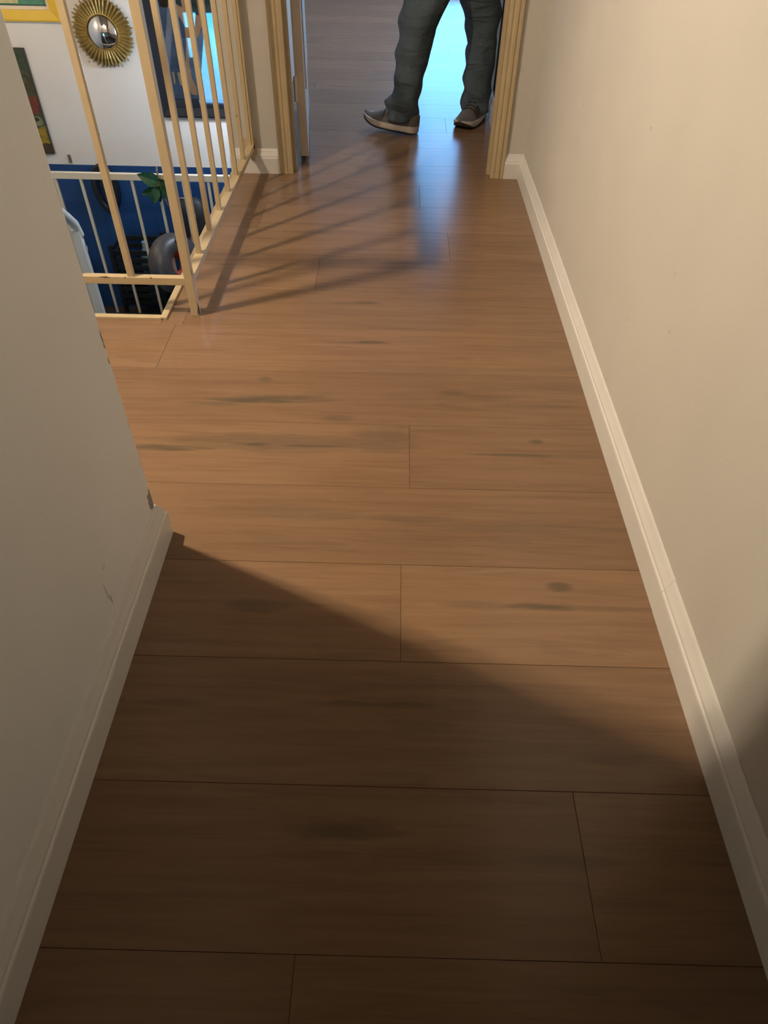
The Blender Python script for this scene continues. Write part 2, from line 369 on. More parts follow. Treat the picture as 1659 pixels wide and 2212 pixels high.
# door casing, jamb and leaf
CP = [(0, 0), (.057, 0), (.057, .011), (.054, .014), (.047, .014), (.044, .0105), (.040, .0105), (.036, .0145), (.026, .0145), (.022, .010), (.018, .010), (.014, .0125), (.004, .011), (0, .009)]
m = MB(); m.prism([(DX0-p, YW-q) for p, q in CP], 'z', 0, DH+.057)
cs = struct(m.build('trim_3', M_casing), 'cream fluted casing around the doorway', 'door casing')
m = MB(); m.prism([(DX1+p, YW-q) for p, q in CP], 'z', 0, DH+.057); m.build('casing_side', M_casing, cs)
m = MB(); m.prism([(YW-q, DH+p) for p, q in CP], 'x', DX0-.057, DX1+.057); m.build('casing_head', M_casing, cs)
m = MB(); m.box(DX0-.015, DX0, YW-.008, YW+.115, 0, DH); m.box(DX1, DX1+.015, YW-.008, YW+.115, 0, DH); m.box(DX0-.015, DX1+.015, YW-.008, YW+.115, DH, DH+.015)
m.box(DX0, DX0+.010, YW+.03, YW+.065, 0, DH); m.box(DX1-.010, DX1, YW+.03, YW+.065, 0, DH)
m.build('jamb', M_casing, cs)
# door leaf, hinged on the left, opened into the far room
M_door = mat('door_paint', (0.56, 0.50, 0.44), rough=0.4, var=0.03)
dr = empty('door_1', (DX0+.012, YW+.135, 0), (0, 0, math.radians(95.5))); struct(dr, 'pale door standing open into the far room, hinged on the left', 'door')
m = MB(); m.box(.01, .80, -.04, -.002, .02, 2.01); m.build('leaf', M_door, dr, bevel=.002)
for z0, z1 in ((.25, .9), (1.05, 1.85)):
    m = MB(); m.box(.12, .69, -.046, -.040, z0, z1); m.build('panel', M_door, dr, bevel=.003)
for z0 in (.235, 1.72):
    m = MB(); m.tube([(0, -.001, z0), (0, -.001, z0+.09)], .0065, 10); m.box(.002, .012, -.010, .002, z0, z0+.09); m.build('hinge', M_bronze, dr)
m = MB(); m.tube([(.74, -.04, .95), (.74, -.065, .95), (.74, -.075, .95), (.74, -.098, .95), (.74, -.106, .95)], [.012, .012, .024, .028, .012], 14)
m.build('knob', mat('brass', (.6, .45, .2), .25, 1.0), dr, smooth=True)

# ------------------------------------------------------------------ ceiling light (off frame, over the landing)
cl = empty('ceiling_light', (-1.474, 1.432, CEIL)); tag(cl, 'two-bulb ceiling light above the stair landing', 'lamp')
m = MB(); m.tube([(0, 0, 0), (0, 0, -.02), (0, 0, -.03)], [.09, .085, .06], 24); m.build('base_plate', M_whitemetal, cl, smooth=True)
m = MB(); m.rings([[(r*math.cos(2*PI*k/32), r*math.sin(2*PI*k/32), z) for k in range(32)] for r, z in ((.05, -.03), (.17, -.06), (.205, -.105), (.203, -.105), (.168, -.058), (.05, -.026))], cap0=False, cap1=False); m.build('added_bounce_shade', M_whitemetal, cl, smooth=True)  # unseen shade added to keep lamp light off the ceiling
for dy in (-.038, .038):
    m = MB(); m.tube([(0, dy, -.025), (0, dy, -.075)], .014, 12); m.build('socket', M_whitemetal, cl, smooth=True)
    l = bpy.data.lights.new('reflector_bulb', 'SPOT'); l.energy = BULB_W; l.color = BULB_COL; l.shadow_soft_size = .022; l.spot_size = math.radians(126); l.spot_blend = 1.0
    o = bpy.data.objects.new('reflector_bulb', l); COL.objects.link(o); o.parent = cl; o.location = (0, dy, -.135)
    o.rotation_euler = Vector((2.0, -.75, -1.85)).to_track_quat('-Z', 'Y').to_euler()      # aimed at the hall's right wall
l = bpy.data.lights.new('bulb', 'POINT'); l.energy = FILL_W; l.color = BULB_COL; l.shadow_soft_size = .03
o = bpy.data.objects.new('bulb', l); COL.objects.link(o); o.parent = cl; o.location = (0, 0, -.135)
rl = empty('ceiling_light', (.70, 6.0, CEIL)); tag(rl, 'unseen cool lamp added to light the far room', 'lamp')  # added lamp: brightens the far room and throws the leg shadows
m = MB(); m.tube([(0, 0, 0), (0, 0, -.03), (0, 0, -.035)], [.12, .115, .08], 24); m.build('base_plate', M_whitemetal, rl, smooth=True)
l = bpy.data.lights.new('bulb', 'POINT'); l.energy = ROOM_W; l.color = ROOM_COL; l.shadow_soft_size = .05
o = bpy.data.objects.new('bulb', l); COL.objects.link(o); o.parent = rl; o.location = (0, 0, -.11)

def fill_lamp(x, y, z, q, watt, col, label):  # made-up wall lamp that fills the stairwell with light
    sc_ = empty('added_wall_lamp', (x, y, z)); tag(sc_, label, 'lamp')
    m = MB(); m.tube([(0, 0, 0), (q*.018, 0, 0), (q*.022, 0, 0)], [.055, .052, .03], 20); m.build('wall_plate', M_whitemetal, sc_, smooth=True)
    m = MB(); m.tube([(q*.02, 0, 0), (q*.05, 0, 0)], .012, 10); m.build('socket', M_whitemetal, sc_)
    l = bpy.data.lights.new('bulb', 'POINT'); l.energy = watt; l.color = col; l.shadow_soft_size = .05
    o = bpy.data.objects.new('bulb', l); COL.objects.link(o); o.parent = sc_; o.location = (q*.11, 0, 0)
fill_lamp(-.69, 4.70, .05, -1, COOL_FILL_W, (0.62, 0.78, 1.0), 'unseen cool fill lamp added on the right wall of the stairwell')  # added out of view to brighten the right of the stairwell wall
fill_lamp(-2.75, 4.1, .75, 1, WARM_W, (1.0, 0.80, 0.56), 'unseen warm fill lamp added on the left wall of the stairwell')  # added out of view to warm the left of the stairwell wall

# ------------------------------------------------------------------ stair gate railing
rg = empty('stair_railing', (-.592, 1.897, 0)); tag(rg, 'tall cream painted metal railing around the stairwell opening, chipped at its corner post', 'railing')
ox, oy = -.592, 1.897
HR = 1.02
def rbox(name, x0, x1, y0, y1, z0, z1, bev=.0015, mt=None): 
    m = MB(); m.box(x0-ox, x1-ox, y0-oy, y1-oy, z0, z1); return m.build(name, mt or M_cream, rg, bevel=bev)
rbox('post', -.604, -.580, 1.885, 1.909, 0, HR+.03)
rbox('post', -.604, -.580, 3.045, 3.069, .085, HR+.03)
rbox('bottom_rail', -2.72, -.604, 1.886, 1.908, .097, .119)
rbox('bottom_rail', -.608, -.580, 1.909, 3.085, .100, .119)
rbox('top_rail', -2.72, -.580, 1.884, 1.910, HR, HR+.025)
rbox('top_rail', -.606, -.578, 1.910, 3.085, HR, HR+.025)
rbox('wall_bracket', -.640, -.575, 3.078, 3.09, .06, .135)
m = MB(); m.quad([(-.6-ox, 3.079-oy, .10), (-.6-ox, 3.02-oy, .10), (-.6-ox, 3.079-oy, .045)]); m.quad([(-.585-ox, 3.079-oy, .10), (-.585-ox, 3.079-oy, .045), (-.585-ox, 3.02-oy, .10)])
m.quad([(-.6-ox, 3.02-oy, .10), (-.585-ox, 3.02-oy, .10), (-.585-ox, 3.079-oy, .045), (-.6-ox, 3.079-oy, .045)]); m.build('gusset', M_cream, rg)
BW = .0085
m = MB(); m.box(-BW, BW, -BW, BW, .115, HR+.002)
b0 = m.build('baluster', M_cream, rg, bevel=.001); b0.location = (-.760-ox, 0, 0)
for k in range(1, 12): copy_part(b0, rg, (-.760-.166*k-ox, 0, 0))
m = MB(); m.box(-.0075, .0075, -.0075, .0075, .115, HR+.002)
b1 = m.build('baluster', M_cream, rg, bevel=.001); b1.location = (-.596-ox, 2.055-oy, 0)
for k in range(1, 7): copy_part(b1, rg, (-.596-ox, 2.055+.1655*k-oy, 0))
M_chip = mat('bare_steel_chip', (.03, .022, .014), rough=.6)
CHIPS = [[(-.5796, 1.888, .004), (-.5796, 1.898, .002), (-.5796, 1.901, .022), (-.5796, 1.894, .030), (-.5796, 1.889, .045), (-.5796, 1.887, .02)],
  [(-.582, 1.8846, .004), (-.5800, 1.8846, .004), (-.5800, 1.8846, .028), (-.583, 1.8846, .016)],
  [(-.5796, 1.890, .128), (-.5796, 1.894, .124), (-.5796, 1.893, .140), (-.5796, 1.890, .146)]]
for (x, wd) in ((-.834, .018), (-.70, .004), (-.775, .003)):
    CHIPS.append([(x-wd, 1.8856, .1195), (x, 1.8856, .1165), (x+wd, 1.8856, .1180), (x+wd*.3, 1.888, .1196)])
for c in CHIPS:
    m = MB(); m.quad([(x-ox, y-oy, z) for x, y, z in c]); m.build('paint_chip', M_chip, rg)

# ------------------------------------------------------------------ lower railing in front of the blue wall
lr = empty('lower_railing', (-1.7, 4.7, -1.755)); tag(lr, 'low cream railing with thin bars in front of the navy wall', 'railing')
m = MB(); m.box(-1.05, 1.0, -.014, .014, 1.133, 1.172); m.build('top_rail', mat('pale_cream_enamel', (.74, .66, .52), .35), lr, bevel=.002)
M_bar = bpy.data.materials['pale_cream_enamel']
m = MB(); m.box(-1.05, 1.0, -.012, .012, .05, .075); m.build('bottom_rail', M_bar, lr, bevel=.002)
m = MB(); m.box(-.008, .008, -.008, .008, .06, 1.14)
bb0 = m.build('baluster', M_bar, lr); bb0.location = (-.520-.167*3, 0, 0)
for k in range(1, 12): copy_part(bb0, lr, (-.520+.167*(k-3), 0, 0))
for x in (-1.04, .99):
    m = MB(); m.box(x-.012, x+.012, -.012, .012, 0, 1.15); m.build('post', M_bar, lr)

# ------------------------------------------------------------------ stairs and handrail going down on the left
st = empty('staircase', (-2.32, 1.875, 0)); struct(st, 'dark wooden stairs descending on the left', 'stairs')
M_step = mat('dark_stair_wood', (.07, .05, .035), .5, var=.1)
m = MB()
for k in range(1, 9): m.box(-.40, .40, .255*(k-1), .255*k+.02, -.195*k-.035, -.195*k); 
tread = MB(); tread.box(-.40, .40, 0, .275, -.035, 0); t0 = tread.build('tread', M_step, st); t0.location = (0, 0, -.195)
for k in range(2, 9): copy_part(t0, st, (0, .255*(k-1), -.195*k))
for x in (-.425, .40):
    m = MB(); m.prism([(0, 0), (.03, 0), (2.04+.1, -1.62), (2.04+.1, -1.755), (1.98, -1.755), (0, -.24)], 'x', x, x+.025); m.build('stringer', M_step, st)
hr = empty('stair_handrail', (-1.86, 4.0, -1.755)); tag(hr, 'white handrail with a curled end on its newel post, left of the blue wall', 'handrail')
m = MB(); m.box(-.024, .024, -.02, .02, 0, 1.10); m.build('newel_post', M_whitemetal, hr, bevel=.004)
curl = [(-.0, -1.98, 2.74), (-.0, -1.0, 1.95), (0, -.35, 1.43), (0, -.16, 1.28), (0, -.07, 1.20), (.006, -.01, 1.135), (.014, .012, 1.06), (.018, .014, .99), (.014, .008, .93)]
m = MB(); m.tube(curl, [.024, .024, .025, .026, .027, .026, .021, .015, .008], 12); m.build('rail', M_whitemetal, hr, smooth=True)

# ------------------------------------------------------------------ things on the stairwell wall
YB = 5.1
# yellow framed picture
def frame_rect(x0, x1, z0, z1, t, d, mt, parent, name='frame', y=YB):
    m = MB()
    o = [(x0, z0), (x1, z0), (x1, z1), (x0, z1)]; i = [(x0+t, z0+t), (x1-t, z0+t), (x1-t, z1-t), (x0+t, z1-t)]
    yo = y-.001
    R0 = [(a, yo, c) for a, c in o]; R1 = [(a, yo-d, c) for a, c in o]; 
    s = .15*t
    R2 = [(a+(s if a == x0 else -s), yo-d-.003, c+(s if c == z0 else -s)) for a, c in o]
    R3 = [(a, yo-d*.75, c) for a, c in i]; R4 = [(a, yo, c) for a, c in i]
    m.rings([R0, R1, R2, R3, R4], cap0=False, cap1=False)
    return m.build(name, mt, parent)
M_yel = mat('yellow_frame_paint', (.62, .40, .03), .4, var=.06)
pic = empty('framed_picture', (0, 0, 0)); tag(pic, 'picture in a bright yellow frame with a green print, at the top left', 'picture')
frame_rect(-2.62, -2.062, .158, .72, .058, .022, M_yel, pic)
m = MB(); m.box(-2.58, -2.10, YB-.007, YB-.003, .20, .68); m.build('mat_board', mat('cream_mat', (.68, .58, .44), .7), pic)
m = MB(); m.box(-2.545, -2.136, YB-.009, YB-.0065, .236, .65, 0); m.box(-2.53, -2.30, YB-.0102, YB-.0085, .246, .42, 1); m.box(-2.545, -2.136, YB-.0100, YB-.0085, .236, .243, 2)
m.build('print', [mat('green_print', (.05, .17, .10), .5, var=.35, vscale=30), mat('straw_print', (.42, .40, .20), .5, var=.2, vscale=40), mat('dark_green_print', (.02, .07, .04), .5)], pic)

# narrow panel painting
nar = empty('narrow_painting', (0, 0, 0)); tag(nar, 'narrow tall painted panel with dark, red and yellow patches beside the left wall', 'painting')
m = MB(); m.box(-2.60, -2.352, YB-.022, YB-.001, -.60, .018); m.build('panel', mat('panel_edge', (.03, .027, .016), .6), nar, bevel=.002)
bands = [(.018, -.10, (.03, .045, .022)), (-.10, -.24, (.055, .05, .018)), (-.24, -.345, (.13, .025, .008)), (-.345, -.435, (.045, .05, .02)), (-.435, -.54, (.26, .17, .006)), (-.54, -.60, (.05, .03, .01))]
m = MB(); ms = []
for i, (z1, z0, c) in enumerate(bands):
    ms.append(mat('panel_paint', c, .5, var=.4, vscale=45))
    n = 8; top = [(-2.595+.238*k/n, (z1-.004 if i == 0 else z1+.012*math.sin(k*1.3+i))) for k in range(n+1)]
    bot = [(-2.595+.238*k/n, (z0+.004 if i == 5 else z0+.012*math.sin(k*1.3+i+1))) for k in range(n+1)]
    for k in range(n): m.quad([(bot[k][0], YB-.0235, bot[k][1]), (bot[k+1][0], YB-.0235, bot[k+1][1]), (top[k+1][0], YB-.0235, top[k+1][1]), (top[k][0], YB-.0235, top[k][1])], i)
def disc(m, cx, cz, rx, rz, y, mi, n=16, rot=0):
    m.quad([(cx+rx*math.cos(2*PI*k/n)*math.cos(rot)-rz*math.sin(2*PI*k/n)*math.sin(rot), y, cz+rx*math.cos(2*PI*k/n)*math.sin(rot)+rz*math.sin(2*PI*k/n)*math.cos(rot)) for k in range(n)], mi)
ms += [mat('panel_paint_pale', (.16, .17, .09), .5, var=.3, vscale=40), mat('panel_paint_dark', (.02, .018, .01), .5)]
disc(m, -2.395, -.395, .038, .030, YB-.0242, 6); disc(m, -2.40, -.385, .018, .012, YB-.0247, 7); disc(m, -2.395, -.170, .030, .045, YB-.0242, 7); disc(m, -2.395, -.172, .024, .036, YB-.0247, 1)
m.build('paint', ms, nar)

# sunburst mirror
sun = empty('sunburst_mirror', (-1.825, YB, .108)); tag(sun, 'gilt sunburst mirror with a small convex glass, on the stairwell wall', 'mirror')
M_gold = mat('aged_gilt', (.30, .21, .065), .45, .45, bump=.4, bscale=80, var=.3, vscale=25)
m = MB(); n = 40
prof = [(.090, -.004), (.092, -.024), (.097, -.029), (.102, -.027), (.106, -.018), (.108, -.004)]
m.rings([[(r*math.cos(2*PI*k/n), y, r*math.sin(2*PI*k/n)) for k in range(n)] for r, y in prof], cap0=False, cap1=False); m.build('ring', M_gold, sun, smooth=True)
def ray_mesh(L, wd, r0=.098):
    m = MB(); rr = []
    for t, s, dy in ((0, 1, 0), (.45, 1.05, .004), (.8, .7, .003), (1, .06, -.002)):
        r = r0+(L-r0)*t; h = wd*s
        rr.append([(r, -.012-dy, -h), (r, -.026-dy, 0), (r, -.012-dy, h), (r, -.006, 0)])
    m.rings(rr); return m
NR = 44
protos = {}
for layer, (L, wd, off, dy) in enumerate(((.190, .0105, 0, 0), (.176, .010, .5, .008))):
    p = None
    for k in range(NR):
        if p is None: p = ray_mesh(L, wd).build('ray', M_gold, sun); o = p
        else: o = copy_part(p, sun)
        o.rotation_euler = (0, (k+off)*2*PI/NR + random.uniform(-.02, .02), 0); o.location = (0, dy - .004, 0); s = random.uniform(.96, 1.03); o.scale = (s, 1, 1)
m = MB(); n = 32; rings = []
for i in range(9):
    a = i/8; r = .0945*a if i else .0005; rings.append([(r*math.cos(2*PI*k/n), -.020-.038*(1-a*a), r*math.sin(2*PI*k/n)) for k in range(n)])
m.rings(rings, cap1=True); m.build('convex_glass', mat('mirror_silver', (.85, .85, .86), .04, 1.0), sun, smooth='all')

# large framed print
big = empty('large_framed_print', (0, 0, 0)); tag(big, 'large glazed blue and tan print in a black frame behind the railing bars', 'picture')
M_blackf = mat('black_frame', (.012, .012, .014), .3)
frame_rect(-1.552, -.88, -.352, .78, .055, .030, M_blackf, big)
m = MB(); m.box(-1.505, -.925, YB-.012, YB-.003, -.305, .735); m.build('mat_board', mat('slate_mat', (.06, .075, .12), .5), big)
tan = [(-1.394,.241),(-1.354,.21),(-1.333,.194),(-1.313,.156),(-1.316,.103),(-1.32,.056),(-1.344,-.047),(-1.347,-.086),(-1.353,-.183),(-1.335,-.219),(-1.296,-.222),(-1.298,-.178),(-1.317,-.124),(-1.32,-.047),(-1.303,.023),(-1.265,.077),(-1.232,.104),(-1.209,.148),(-1.15,.17),(-1.10,.30),(-1.12,.48),(-1.30,.50),(-1.46,.42),(-1.455,.29),(-1.40,.28)]
dark = [(-1.447,.281),(-1.46,.33),(-1.43,.37),(-1.39,.35),(-1.386,.282),(-1.393,.244),(-1.417,.241),(-1.443,.246)]
P = [mat('blue_print', (.10, .20, .42), .6, var=.25, vscale=14), mat('tan_print', (.78, .55, .36), .6, var=.08), mat('umber_print', (.02, .014, .010), .6), mat('teal_print', (.035, .11, .14), .6, var=.3, vscale=18), mat('sand_print', (.75, .64, .40), .6), mat('pale_blue_glare', (.22, .42, .75), .6, var=.3, vscale=12)]
m = MB(); yp = YB-.0135
m.quad([(-1.475, yp, -.245), (-.955, yp, -.245), (-.955, yp, .70), (-1.475, yp, .70)], 0)
def poly(pts, mi, k): m.quad([(x, YB-.0135-.0006*k, z) for x, z in pts], mi)
poly([(-1.285, -.245), (-.955, -.245), (-.955, .14), (-1.20, .14), (-1.235, .105), (-1.262, .075), (-1.30, .02), (-1.318, -.05), (-1.312, -.125), (-1.296, -.18)], 5, 1)  # pale right part: window glare on the glass painted into the print
poly(tan, 1, 2); poly(dark, 2, 3)
poly([(-1.372, .282), (-1.34, .30), (-1.31, .31), (-1.31, .245), (-1.345, .262)], 3, 3); poly([(-1.275, .30), (-1.215, .30), (-1.215, .205), (-1.262, .222)], 3, 3)
poly([(-1.19, .34), (-1.12, .34), (-1.125, .16), (-1.18, .17)], 3, 4)
poly([(-1.441,-.095),(-1.426,-.094),(-1.427,-.159),(-1.439,-.159)], 4, 3); poly([(-1.407,-.097),(-1.382,-.097),(-1.376,-.179),(-1.40,-.165)], 4, 3)
m.build('print', P, big)
m = MB(); m.box(-1.500, -.930, YB-.0215, YB-.0190, -.300, .730); m.build('glass', glass_material('picture_glass', refl=2.2), big)

# oval black mirror
ov = empty('oval_mirror', (-2.055, YB, -.825)); tag(ov, 'thick black oval frame with a dark mirror on the navy wall', 'mirror')
m = MB(); n = 32
def oval(rx, rz, y): return [(rx*math.cos(2*PI*k/n), y, rz*math.sin(2*PI*k/n)) for k in range(n)]
m.rings([oval(.092, .168, -.001), oval(.095, .172, -.03), oval(.085, .16, -.045), oval(.058, .128, -.045), oval(.050, .118, -.03), oval(.050, .118, -.004)], cap0=False, cap1=False); m.build('frame', mat('black_oval_frame', (.008, .008, .010), .45), ov, smooth=True)
m = MB(); m.rings([oval(.051, .119, -.006), oval(.051, .119, -.009)]); m.build('glass', mat('dark_mirror', (.10, .22, .42), .12, .9), ov)
# small grey clip above the blue paint
hk = empty('wall_clip', (-2.262, YB, -.635)); tag(hk, 'small grey metal clip on the white wall just above the blue paint', 'hook')
M_steel = mat('grey_steel', (.22, .20, .17), .4, .6)
m = MB(); m.box(-.010, .010, -.008, -.001, -.025, .027); m.build('plate', M_steel, hk, bevel=.002)
m = MB(); m.tube([(0, -.008, -.01), (0, -.020, -.018), (0, -.024, -.004)], .004, 8); m.build('hook', M_steel, hk)

# ------------------------------------------------------------------ things around the lower railing
lf = empty('leaf_sprig', (-1.56, 4.660, -.575)); tag(lf, 'green leafy sprig hooked over the lower railing', 'plant')
M_leaf = mat('green_leaf', (.016, .075, .026), .45, var=.35, vscale=30); M_stem = mat('brown_stem', (.16, .10, .05), .7)
def leaf(L, wd, rot, loc, tilt):
    m = MB(); top = []; bot = []
    for k in range(9):
        t = k/8; h = wd*math.sin(PI*t**.8)*(1-.2*t)+.001; c = .012*math.sin(PI*t)
        top.append((t*L, -c, h)); bot.append((t*L, -c, -h))
    mid = [(k/8*L, -.012*math.sin(PI*k/8)+.006, 0) for k in range(9)]
    for k in range(8): m.quad([bot[k], bot[k+1], mid[k+1], mid[k]]); m.quad([mid[k], mid[k+1], top[k+1], top[k]])
    o = m.build('leaf', M_leaf, lf, smooth='all'); o.location = loc; o.rotation_euler = (tilt, rot, 0)
for L, wd, deg, loc, ti in ((.16, .046, 200, (.055, -.02, -.045), .2), (.17, .050, 172, (.07, -.01, -.09), -.2), (.12, .038, 120, (.03, -.03, -.07), .4), (.13, .04, 40, (.02, -.02, -.06), .1), (.12, .036, 80, (.0, -.01, -.05), -.3), (.10, .03, 10, (.02, -.02, -.03), .2)):
    leaf(L, wd, math.radians(deg), loc, ti)
m = MB(); m.tube([(.03, .02, .045), (.035, -.012, .03), (.04, -.02, -.05), (.05, -.015, -.13), (.062, -.01, -.19)], [.004, .006, .006, .005, .003], 8); m.build('stem', M_stem, lf)
# ring
rgx = empty('padded_ring', (-1.475, 4.50, -1.095)); rgx.rotation_euler = (math.radians(-20), 0, math.radians(56)); tag(rgx, 'thick dark grey ring with a red inner side hanging on the lower railing', 'ring')
M_rgrey = mat('dark_grey_rubber', (.055, .05, .052), .42, bump=.3, bscale=40, var=.2); M_rred = mat('red_lining', (.34, .06, .035), .5, var=.2)
def torus_part(r0, r1, a0, a1, sy, mt, name, seg=36, ns=12):
    m = MB(); rows = []
    for j in range(ns+1):
        a = a0+(a1-a0)*j/ns; rows.append([((r0+r1*math.cos(a))*math.cos(2*PI*k/seg), sy*r1*math.sin(a), (r0+r1*math.cos(a))*math.sin(2*PI*k/seg)) for k in range(seg)])
    m.rings(rows, cap0=False, cap1=False); return m.build(name, mt, rgx, smooth='all')
torus_part(.122, .0765, -PI*.66, PI*.66, 1.1, M_rgrey, 'tube')
torus_part(.122, .0760, PI*.66, PI*1.34, 1.1, M_rred, 'lining', ns=6)
torus_part(.178, .021, -PI, PI, 1.0, mat('brown_edge', (.16, .075, .04), .5), 'rim', ns=8)
m = MB(); RI = (Matrix.Translation(rgx.location) @ rgx.rotation_euler.to_matrix().to_4x4()).inverted()
m.tube([RI @ Vector(q) for q in ((-1.44, 4.50, -.99), (-1.44, 4.49, -.93), (-1.44, 4.58, -.885), (-1.44, 4.668, -.70), (-1.44, 4.675, -.60), (-1.44, 4.678, -.571), (-1.44, 4.722, -.571), (-1.44, 4.726, -.60), (-1.44, 4.726, -.64))], .006, 6); m.build('strap', M_blackf, rgx)
# slatted crate
cr = empty('slatted_crate', (-1.86, 4.90, -1.755)); tag(cr, 'black slatted crate on the lower floor behind the railing', 'crate')
M_blk = mat('black_plastic', (.012, .014, .015), .35)
for k in range(8):
    z = .20+.055*k
    for q in ((-.165, .165, -.13, -.118), (-.165, .165, .118, .13), (-.165, -.153, -.118, .118), (.153, .165, -.118, .118)):
        m = MB(); m.box(*q, z, z+.034); m.build('slat', M_blk, cr, bevel=.002)
for x in (-.155, .155):
    for y in (-.122, .122):
        m = MB(); m.box(x-.014, x+.014, y-.012, y+.012, 0, .65); m.build('post', M_blk, cr)
m = MB(); m.box(-.15, .15, -.115, .115, .19, .20); m.build('base', M_blk, cr)
bo = MB(); bo.tube([(0, 0, 0), (0, 0, .30), (0, 0, .37), (0, 0, .40), (0, 0, .44)], [.05, .05, .035, .018, .018], 16)
bo = bo.build('plastic_bottle', mat('pale_blue_plastic', (.16, .25, .32), .25), smooth=True); bo.location = (-1.80, 4.88, -1.554); tag(bo, 'pale blue plastic bottle standing in the black crate', 'bottle')
# dark storage box with a shiny lid in front of the crate
bx = empty('storage_box', (-1.86, 4.42, -1.755)); tag(bx, 'black storage box with a shiny wrapped top at the foot of the railing', 'box')
m = MB(); m.box(-.18, .24, -.12, .12, 0, .24); m.build('body', M_blk, bx, bevel=.01)
m = MB(); m.box(-.19, .25, -.13, .13, .24, .26); m.build('lid', M_blk, bx, bevel=.006)
m = MB(); rows = []
for i in range(9):
    rows.append([(.02+.022*i, -.10+.02*k, .268+.022*abs(math.sin(i*1.7+k*.9))*math.sin(PI*i/8)*math.sin(PI*k/8)+.002) for k in range(9)])
for i in range(8):
    for k in range(8): m.quad([rows[i][k], rows[i+1][k], rows[i+1][k+1], rows[i][k+1]])
m.build('plastic_wrap', mat('clear_crinkled_wrap', (.30, .30, .34), .15), bx)
# black bag
bg_ = empty('black_bag', (-1.42, 4.90, -1.755)); tag(bg_, 'black bag with thin pale loop handles beside the ring, behind the railing', 'bag')
m = MB(); rows = []; n = 24
for z, a, d in ((0, .12, .085), (.03, .14, .10), (.3, .145, .105), (.6, .13, .095), (.82, .11, .07), (.92, .09, .045), (.95, .05, .02)):
    rows.append([(a*(abs(math.cos(2*PI*k/n))**.7)*math.copysign(1, math.cos(2*PI*k/n))+.008*math.sin(k*3+z*20), d*(abs(math.sin(2*PI*k/n))**.7)*math.copysign(1, math.sin(2*PI*k/n)), z) for k in range(n)])
m.rings(rows); m.build('body', mat('black_nylon', (.010, .010, .012), .55), bg_, smooth='all')
M_cord = mat('pale_cord', (.40, .36, .30), .6)
m = MB(); m.tube([(-.02+.07*math.cos(a), -.10-.01*math.sin(a), .86+.13*math.sin(a)) for a in [PI*k/12 for k in range(13)]], .003, 6); m.build('handle', M_cord, bg_)
m = MB(); m.tube([(.06-.07*math.cos(a), -.11, .72-.14*math.sin(a*.9)) for a in [PI*k/12 for k in range(10)]], .0025, 6); m.build('cord', M_cord, bg_)

# ------------------------------------------------------------------ the person walking through the doorway
BASE = Vector((.22, 3.76, 0))
pr = empty('person', BASE); tag(pr, 'person in loose blue-grey jeans and grey running shoes, mid-step beyond the doorway', 'person')
M_skin = mat('skin', (.50, .30, .21), .5, var=.05); M_jean = mat('blue_grey_denim', (.085, .112, .140), .85, bump=.5, bscale=220, var=.16, vscale=9, spec=.2)
M_shirt = mat('dark_shirt', (.05, .055, .06), .85); M_hair = mat('dark_hair', (.03, .02, .015), .6)
_t = M_jean.node_tree; _b = _t.nodes['Principled BSDF']; _c = _t.nodes.new('ShaderNodeTexCoord'); _mp = _t.nodes.new('ShaderNodeMapping'); _mp.inputs['Scale'].default_value = (5, 5, 17)
_n = _t.nodes.new('ShaderNodeTexNoise'); _n.inputs['Scale'].default_value = 1.0; _n.inputs['Detail'].default_value = 3; _n.inputs['Distortion'].default_value = 1.2
_bp = _t.nodes.new('ShaderNodeBump'); _bp.inputs['Strength'].default_value = .9; _bp.inputs['Distance'].default_value = .022
_t.links.new(_c.outputs['Object'], _mp.inputs[0]); _t.links.new(_mp.outputs[0], _n.inputs['Vector']); _t.links.new(_n.outputs['Fac'], _bp.inputs['Height'])
_t.links.new(_b.inputs['Normal'].links[0].from_socket, _bp.inputs['Normal']); _t.links.new(_bp.outputs[0], _b.inputs['Normal'])
def pl(o): o.location = -BASE; return o
FW = Vector((-.90, -.43, 0)); RTV = Vector((-.43, .90, 0))      # facing; the person's right
HC = Vector((.265, 3.86, 0))
